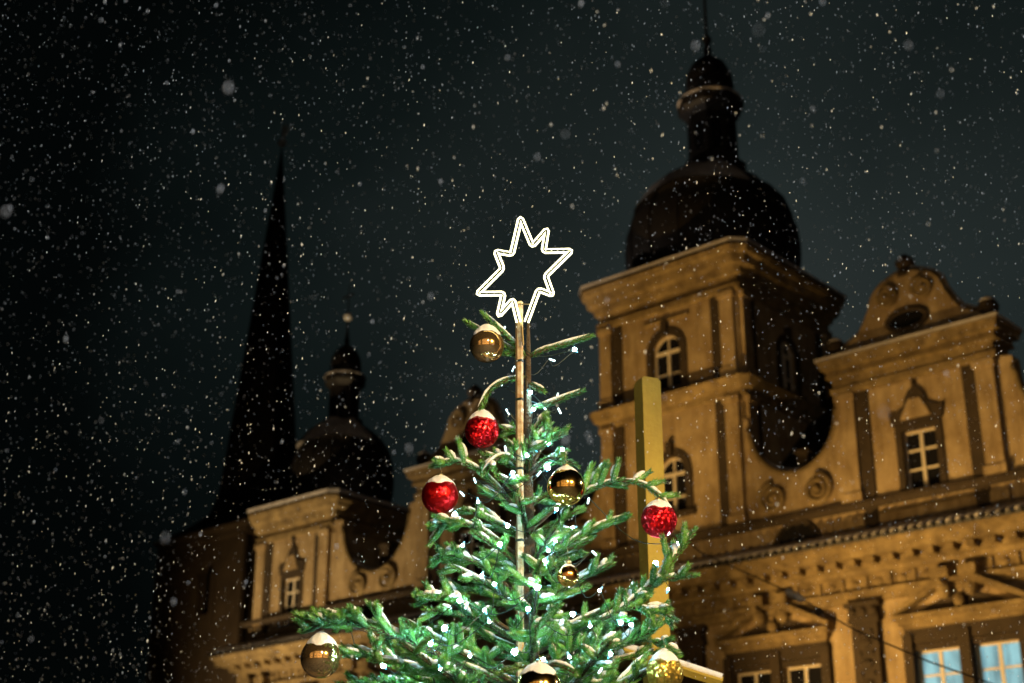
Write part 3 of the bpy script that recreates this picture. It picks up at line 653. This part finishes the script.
NT = 0
def smooth_path(pts, n):
    pts = [Vector(p) for p in pts]
    if len(pts) == 2: return [pts[0].lerp(pts[1], i/n) for i in range(n+1)]
    P = [pts[0]*2-pts[1]]+pts+[pts[-1]*2-pts[-2]]; out = []
    m = len(pts)-1
    for k in range(n+1):
        f = k/n*m; i = min(int(f), m-1); t = f-i; a, b, c, d = P[i], P[i+1], P[i+2], P[i+3]
        out.append(.5*((2*b)+(c-a)*t+(2*a-5*b+4*c-d)*t*t+(3*b-a-3*c+d)*t*t*t))
    return out
def branch(pts, lat=True, Lmax=.17, step=.07, bare=.12, roll=0., ang=50, snow=.7, thick=.008, sub=True, rs=.35, dr=0.):
    """a bough: woody stem through pts, twigs left and right of it"""
    global NT
    T = Twigs(); P = smooth_path(pts, 14); L = sum((P[i+1]-P[i]).length for i in range(len(P)-1))
    n = len(P); T.wood.tube(P, [thick*(1-.7*i/(n-1))+.002 for i in range(n)], 6)
    i0 = int(bare*n*.6) if lat else 0
    T.needles(P[i0:], dens=.85 if lat else 1.0, L=.027)
    if random.random() < .65: T.add_snow(P[max(i0, 1):], .02, .97, .0125 if lat else .012, .009 if lat else .007)
    if lat:
        s_ = bare*L+random.uniform(0, step); sg = random.choice((-1, 1))
        while s_ < L-.035:
            f = s_/L*(n-1); i = min(int(f), n-2); p = P[i].lerp(P[i+1], f-i); d = (P[i+1]-P[i]).normalized()
            S = d.cross(Vector((0, 0, 1)));
            if S.length < .15: S = Vector((1, 0, 0))
            S.normalize(); U = S.cross(d)
            rem = L-s_; ll = min(Lmax, .055+rem*.42)*random.uniform(.75, 1.12)
            an = math.radians(random.gauss(ang, 7)); ro = roll+random.gauss(0, rs)
            dd = d*math.cos(an)+(S*sg*math.cos(ro)+U*math.sin(ro))*math.sin(an)
            tp = T.twig(p, dd, ll, snow, dr); NT += 1
            if sub and ll > .135:
                for sg2 in (-1, 1):
                    for fr in (.38, .66):
                        if random.random() < .6:
                            q_ = tp[int(fr*5)]; S2 = dd.cross(U).normalized(); d2 = dd.normalized()*.68+S2*sg2*.62+Vector((0, 0, random.gauss(.03, .15)))
                            T.twig(q_, d2, ll*random.uniform(.35, .55), snow, dr); NT += 1
            sg = -sg; s_ += step*random.uniform(.65, 1.2)
            if random.random() < .16:
                T.twig(p, d*.5+U*.8, ll*.5, snow*.5); NT += 1
    T.finish(tree)
def PX(*pts): return [atY(p[0], p[1], YT+(p[2] if len(p) > 2 else 0)) for p in pts]
# the shoots round the leader
branch(PX((529, 357), (545, 350, -.03), (570, 343, -.05), (592, 336, -.06)), lat=False, snow=.2)
branch(PX((527, 358), (508, 338, -.06), (482, 313, -.1)), lat=False)
branch(PX((525, 358), (500, 344, -.02), (466, 322, .02)), lat=False)
branch(PX((525, 358), (516, 355, -.03), (505, 354, -.05)), lat=False)
branch(PX((530, 409), (552, 403, -.02), (583, 391, -.05)), lat=False)
branch(PX((526, 377), (505, 381, -.04), (490, 391, -.07), (480, 410, -.08)), lat=False)
branch(PX((530, 384, -.02), (537, 388, -.06), (543, 391, -.08)), lat=False)
# the crown, boughs read off the photograph
branch(PX((529, 470), (538, 440, -.05), (551, 424, -.08)), lat=True, Lmax=.08, step=.05, bare=.4)
branch(PX((529, 470, -.02), (545, 445, -.06), (565, 434, -.1)), lat=True, Lmax=.08, step=.05, bare=.45)
branch(PX((527, 475), (518, 455, -.06), (506, 440, -.1)), lat=True, Lmax=.07, bare=.4)
branch(PX((527, 480), (510, 458, -.1), (495, 460, -.16), (484, 474, -.2)), Lmax=.09, bare=.3, dr=.1)
branch(PX((527, 478), (545, 460, -.1), (562, 459, -.15), (577, 466, -.2)), Lmax=.09, bare=.3, dr=.1)
branch(PX((529, 528), (565, 503, -.02), (598, 487, -.05), (622, 480, -.06)), Lmax=.15, step=.048, bare=.35, roll=1.1, rs=.5)
branch(PX((618, 481, -.06), (640, 484, -.07), (656, 494, -.08), (668, 508, -.09)), Lmax=.1, step=.07, bare=.0, thick=.004, roll=1.0, dr=.1)
branch(PX((529, 575), (565, 547, -.1), (595, 528, -.12), (630, 516, -.14)), Lmax=.12, bare=.35, roll=-.3, step=.06)
branch(PX((535, 665), (585, 632, -.1), (625, 607, -.15), (657, 580, -.2), (672, 562, -.2), (695, 530, -.22)), Lmax=.13, bare=.3, roll=.5, step=.06, thick=.012)
branch(PX((640, 598, -.17), (665, 580, -.2), (697, 575, -.22)), Lmax=.08, bare=0, thick=.006)
branch(PX((535, 655), (590, 625, -.15), (640, 607, -.25), (676, 620, -.3)), Lmax=.14, bare=.3)
branch(PX((540, 690), (600, 655, .1), (645, 640, .1), (673, 650, .1)), Lmax=.15, bare=.3)
branch(PX((525, 520), (490, 480, -.08), (460, 462, -.12), (432, 466, -.15)), Lmax=.13, bare=.3, roll=.3)
branch(PX((525, 560), (480, 530, -.12), (450, 522, -.2), (430, 528, -.24)), Lmax=.14, bare=.25)
branch(PX((525, 600), (480, 565, -.1), (450, 555, -.18), (433, 560, -.2)), Lmax=.15, bare=.25)
branch(PX((525, 640), (470, 605, -.15), (440, 595, -.22), (418, 597, -.24)), Lmax=.15, bare=.25)
branch(PX((520, 705), (450, 660, -.2), (390, 634, -.3), (340, 622, -.36), (300, 630, -.4)), Lmax=.17, bare=.25, thick=.013, roll=.3)
branch(PX((520, 735), (440, 690, -.15), (380, 660, -.2), (330, 650, -.2)), Lmax=.18, bare=.25, thick=.013, roll=.2)
branch(PX((515, 720, -.05), (470, 690, -.3), (420, 668, -.5), (370, 660, -.6)), Lmax=.16, bare=.25, roll=.3)
branch(PX((538, 690, -.7), (528, 668, -.86), (515, 668, -.9), (498, 673, -.93)), lat=False, snow=1)
branch(PX((540, 690, -.7), (550, 667, -.86), (562, 667, -.9), (574, 673, -.93)), lat=False, snow=1)
# boughs all round, whorl above whorl
def half(z):      # reach of the crown at a height
    pts = [(4.45, .02), (4.02, .17), (3.82, .29), (3.55, .37), (3.3, .48), (3.1, .62), (2.95, .78), (2.75, 1.0), (2.4, 1.25), (2.0, 1.45)]
    for (za, ra), (zb, rb) in zip(pts, pts[1:]):
        if z >= zb: return ra+(rb-ra)*(za-z)/(za-zb)
    return 1.45
z = 4.0; az0 = .4
while z > 2.25:
    R = half(z); n = 4 if R < .35 else (6 if R < .7 else 9)
    for k in range(n):
        a_ = az0+2*PI*k/n+random.uniform(-.25, .25); r_ = R*random.uniform(.78, .98)
        if math.cos(a_) > .3: r_ *= .88
        dirv = Vector((math.cos(a_), math.sin(a_), 0)); up0 = .38*r_+.04; base = O+Vector((0, 0, z-up0*.55-.03))
        branch([base, base+dirv*r_*.5+Vector((0, 0, up0*.45)), base+dirv*r_+Vector((0, 0, up0*random.uniform(.5, .95)))], Lmax=min(.21, .10+r_*.2), bare=.22, step=.096, thick=.005+.008*r_, roll=random.gauss(.2, .3), sub=R > .4)
    az0 += 1.1; z -= .14+.04*R
print('twigs', NT)

# ---------------------------------------------------------------- pole the star is tied to
pp = atY(520, 560, YT-.1); pz = atY(520, 302, YT-.1).z; pole = empty('star_pole', (atY(520.5, 430, YT-.1).x, YT-.1, 0), math.radians(-28))
tag(pole, 'thin pale square pole rising along the fir trunk under the star', 'pole')
q = MB(); q.box(-.0105, .0105, -.0105, .0105, .2, pz); q.build('pole', [M['pole']], pole)
q = MB(); q.box(-.021, -.0108, -.010, .010, .2, pz-.02); q.build('shaded_side', M['pole_shaded'], pole)  # the pole's shaded side, set on as a dark strip
q = MB()
for zz in (3.4, 3.75, 4.1, 4.3): q.box(-.023, .0125, -.0125, .0125, zz, zz+.012)
q.build('cable_tie', M['cable'], pole)

# ---------------------------------------------------------------- star
YS = YT-.14
star_px = [(520.4, 217.5), (532.3, 246), (547.2, 229), (543.5, 251.2), (571.5, 250.6), (545.6, 276), (552.5, 295), (538.6, 289.5), (526.5, 322), (524, 324)]
left_px = [(511.8, 254.3), (495.6, 251.4), (502.5, 268.7), (477.4, 293.8), (503.6, 293.5), (498.6, 316), (513.0, 299.6), (518.6, 322)]
so = atY(521, 322, YS); star = empty('star_light', so)
tag(star, 'glowing white eight pointed star of rope light on top of the tree', 'star')
outl = [atY(x_, y_, YS)-so for x_, y_ in star_px[:9]]; outr = [atY(x_, y_, YS)-so for x_, y_ in left_px]
pathp = outr[::-1]+outl                        # open loop: stem, left side up, tip, right side, stem
def round_path(P, r=.010):
    out = [P[0]]
    for a_, b_, c_ in zip(P, P[1:], P[2:]):
        u = (a_-b_).normalized(); v = (c_-b_).normalized(); out += [b_+u*r, b_+(u+v)*r*.35, b_+v*r]
    return out+[P[-1]]
pathp = round_path(pathp); cen = sum(pathp, Vector())/len(pathp)
def offset(P, d):
    out = []
    for i, p in enumerate(P):
        t_ = (P[min(i+1, len(P)-1)]-P[max(i-1, 0)]); t_.y = 0; t_.normalize(); n_ = Vector((-t_.z, 0, t_.x)); out.append(p+n_*d)
    return out
q = MB(); q.tube(offset(pathp, .0094), .0052, 8); q.build('rope_light', M['tube'], star, True)
q = MB(); q.tube(offset(pathp, -.0094), .0052, 8); q.build('rope_light', M['tube'], star, True)
fr = MB(); F_ = [p+Vector((0, -.0055, 0)) for p in pathp]
for a_, b_ in zip(F_, F_[1:]):
    ln = (b_-a_).length; k = max(1, int(ln/.03))
    for i in range(k):
        if ln > .02: fr.tube([a_.lerp(b_, (i+.12)/k), a_.lerp(b_, (i+.88)/k)], .0046, 5)
fr.build('wire_clips', M['cable'], star)
q = MB(); q.tube([Vector((-.0, .012, .05)), Vector((.01, .012, -.12))], .006, 6); q.tube([outr[-1]+Vector((-.005, .012, .1)), outl[-1]+Vector((.03, .012, .1))], .0035, 6); q.build('bracket', M['cap'], star)

# ---------------------------------------------------------------- baubles
bau = [(487, 345.5, 17.3, -.08, 'amber_mirror', 'amber glass bauble under a snow cap, highest on the tree', 1, 2),
       (482, 431, 17.3, -.06, 'red_glitter', 'sparkling red bauble under white snow, right below the amber one', 1, 2),
       (440, 496, 18.5, -.15, 'red_gloss', 'glossy red bauble at the left edge of the upper boughs', 1, 1),
       (566, 487, 19, -.34, 'gold_mirror', 'shiny gold bauble right of the trunk near the middle of the tree', .35, 1),
       (659, 520, 18, -.10, 'red_glitter', 'red glitter bauble hanging in front of the timber post', 1, 1),
       (320.5, 658, 20, -.4, 'amber_mirror', 'amber mirror bauble under a thick snow cone at far left of the tree', 1, 2),
       (665, 673, 18.5, -.5, 'gold_glitter', 'gold glitter bauble with snow cap at the lower right of the tree', 1, 2),
       (568, 576, 11, -.36, 'copper', 'small copper bauble half hidden in the boughs right of the trunk', .3, 1),
       (539, 689, 23, -.98, 'gold_mirror', 'large gold bauble draped in snow at the bottom centre', 1, 1)]
for (x_, y_, rp_, dy, m_, lab, capk, hk) in bau:
    c_ = atY(x_, y_, YT+dy); tdep = (YT+dy)/ray(x_, y_).y; r_ = rp_/FPX*tdep
    b_ = empty('bauble', c_); tag(b_, lab, 'bauble', 'baubles hanging on the fir tree')
    q = MB(); q.sphere((0, 0, 0), r_, 40); q.build('ball', M[m_], b_, True)
    q = MB(); q.lathe([(.016, r_*.97), (.017, r_+.018), (.012, r_+.022)], 12); q.tube([(.0, 0, r_+.02), (.007, 0, r_+.035), (0, 0, r_+.046), (-.007, 0, r_+.035), (0, 0, r_+.02)], .0016, 5); q.tube([(0, 0, r_+.04), (0, 0, r_+.085)], .0011, 4)
    q.build('cap', M['cap'], b_, True)
    if capk:
        n = 26; rows = 9; vs = []; fs = []; lo = math.radians(54 if capk == 1 else 38); hh = (.30 if hk == 2 else .14)
        for i in range(rows+1):
            f = i/rows
            for k in range(n):
                an = 2*PI*k/n; ph = lo*(1-f)*(1+.10*math.sin(3*an+x_)+.06*math.sin(7*an)); lift = (1.045+hh*(f**1.5)) if i else 1.0
                rr = r_*lift*(1+.015*math.sin(9*an+5*f)); vs.append((rr*math.sin(ph)*math.cos(an), rr*math.sin(ph)*math.sin(an), rr*math.cos(ph)))
        for i in range(rows):
            for k in range(n): fs.append((i*n+k, i*n+(k+1) % n, (i+1)*n+(k+1) % n, (i+1)*n+k))
        q = MB(); q.add(vs, fs); q.build('snow_cap', M['snow'], b_, True)

# ---------------------------------------------------------------- fairy lights
bulb_px = [(556, 510), (555, 542), (575, 576), (678, 544), (668, 590), (562, 450), (495, 585), (538, 587), (485, 611), (463, 545), (482, 575), (418, 629), (445, 629), (431, 643), (515, 651), (402, 651), (489, 621), (544, 660),
           (590, 625), (631, 624), (569, 656), (455, 514), (533, 410), (512, 473), (507, 525), (478, 501), (530, 392), (350, 627), (384, 666), (575, 350), (620, 622), (656, 564), (440, 668), (470, 655), (500, 545), (545, 560), (528, 610), (460, 600), (600, 590), (610, 655)]
dim_px = [(589, 498), (592, 551), (468, 602), (602, 668), (633, 582), (474, 478), (505, 446), (541, 471), (460, 491), (506, 409), (549, 359), (515, 366), (546, 410), (558, 408), (558, 393), (502, 386), (512, 337), (503, 330), (358, 659)]
fl = empty('fairy_lights', (AX, YT, 0)); tag(fl, 'string of cool white fairy lights on dark cable wound through the fir', 'string lights')
def front(px, py, k=.8):
    p = atY(px, py, YT); R = half(p.z)*k; dx = p.x-AX; d = math.sqrt(max(0, R*R-dx*dx))
    for _ in range(2): p = atY(px, py, YT-d)
    return p
spots = []
for i, (x_, y_) in enumerate(bulb_px+dim_px):
    on = i < len(bulb_px); p = front(x_, y_, random.uniform(.74, .97) if y_ > 430 else .3); spots.append((p, on))
for i in range(12):          # deeper in the crown, what makes it glow from within
    a_ = random.uniform(0, 2*PI); z = random.uniform(2.5, 3.9); R = half(z)*random.uniform(.3, .8); spots.append((Vector((AX+R*math.cos(a_), YT+R*math.sin(a_), z)), True))
for p, on in spots:
    d = Vector((random.gauss(0, .5), random.gauss(0, .3), -random.uniform(.4, 1) if random.random() < .7 else .8)).normalized()
    q = MB(); r = .0048; l_ = .030
    if on: kk = random.choice((.8, 1.0, 1.2, 1.5)); q.tube([p-O-d*.018, p-O-d*.010, p-O-d*.001], [.003, .0045, .006], 8, 1); q.sphere(p-O+d*.004, .0082*kk, 12)
    else: q.tube([p-O, p-O+d*.003, p-O+d*l_, p-O+d*(l_+.003)], [.003, r, r, .002], 7)
    q.build('bulb', [M['bulb' if on else 'bulb_dim'], M['bulb_glow']], fl, True)
srt = sorted([s_[0] for s_ in spots], key=lambda p: -p.z); q = MB()
for i in range(0, len(srt)-1):
    a_, b_ = srt[i], srt[i+1]
    if (b_-a_).length > .42: 
        j = min(range(i), key=lambda j: (srt[j]-b_).length) if i else 0; a_ = srt[j]
    mid = (a_+b_)/2+Vector((random.gauss(0, .02), random.gauss(-.01, .02), -.05-.1*(b_-a_).length)); q.tube([v-O for v in smooth_path([a_, mid, b_], 8)], .0022, 5)
q.build('cable', M['cable'], fl)

# ---------------------------------------------------------------- houses across the square, behind the viewer (seen in the baubles)
for i, (x_, w_, h_, lab) in enumerate([(-19, 15, 13, 'ochre house with lit windows opposite the tree, widest of the row'), (-3, 16, 15, 'tall ochre house with lit windows behind the viewer, middle of the row'), (14, 17, 14, 'ochre house with lit windows at the end of the row behind the viewer')]):
    h = empty('town_house', (x_, -10, 0)); tag(h, lab, 'house', 'houses across the square')
    hs = [(-w_/2+1.2+k*2.4, -w_/2+2.3+k*2.4, z_, z_+1.6, False) for k in range(int((w_-1)/2.4)) for z_ in (1.2, 4.4, 7.4, 10.4) if z_+2 < h_]
    Tb = lambda u, d, v: (u, -d, v)
    q = MB(); q.wall(Tb, -w_/2, w_/2, 0, h_, hs, .25); q.build('wall', M['ochre_house'], h)
    for a_ in hs:
        q = MB(); q.box(a_[0], a_[1], .2, .25, a_[2], a_[3], T=Tb); q.build('window', M['lit_house'], h)
    q = MB(); q.add([(-w_/2-.3, .4, h_), (w_/2+.3, .4, h_), (w_/2+.3, -5, h_+4), (-w_/2-.3, -5, h_+4)], [(0, 1, 2, 3)]); q.build('roof', M['roof_snow'], h)

# ---------------------------------------------------------------- falling snow
def flakes(n, t0, t1, r0, r1, V, F):
    t = (t0**3+rng.random(n)*(t1**3-t0**3))**(1/3.); px = rng.uniform(-120, 1144, n); py = rng.uniform(-90, 773, n)
    x = (px-CX)/FPX; u = (CY-py)/FPX
    P = np.stack([x*t, (math.cos(TH)-u*math.sin(TH))*t, (math.sin(TH)+u*math.cos(TH))*t+EYE], 1)
    P = P[P[:, 2] > .1]
    k = len(P); r = rng.uniform(r0, r1, k)
    base = np.array([(1, 0, 0), (-1, 0, 0), (0, 1, 0), (0, -1, 0), (0, 0, 1), (0, 0, -1)], dtype=float)
    sx = rng.uniform(.6, 1.1, (k, 1)); el = rng.uniform(1.3, 3.0, (k, 1)); tilt = rng.normal(.10, .12, (k, 1))
    B = np.repeat(base[None], k, 0)*np.stack([sx, sx, el], 2)
    B[:, :, 0] += B[:, :, 2]*tilt; vs = P[:, None]+B*r[:, None, None]
    o = sum(len(v) for v in V); fa = np.array([(0, 2, 4), (2, 1, 4), (1, 3, 4), (3, 0, 4), (2, 0, 5), (1, 2, 5), (3, 1, 5), (0, 3, 5)])
    F.append((fa[None]+(np.arange(k)*6)[:, None, None]+o).reshape(-1, 3)); V.append(vs.reshape(-1, 3))
V = []; F = []
flakes(2400, 3.8, 8.5, .0013, .0029, V, F); flakes(12500, 8.5, 16, .0015, .0042, V, F); flakes(70, 1.9, 3.6, .0015, .0032, V, F); flakes(8500, 16, 30, .0035, .008, V, F)
V = np.concatenate(V); F = np.concatenate(F)
me = bpy.data.meshes.new('falling_snow'); me.from_pydata(V.tolist(), [], F.tolist()); me.materials.append(M['flake'])
o = bpy.data.objects.new('falling_snow', me); col.objects.link(o); tag(o, 'small snowflakes falling through the night air', kind='stuff')
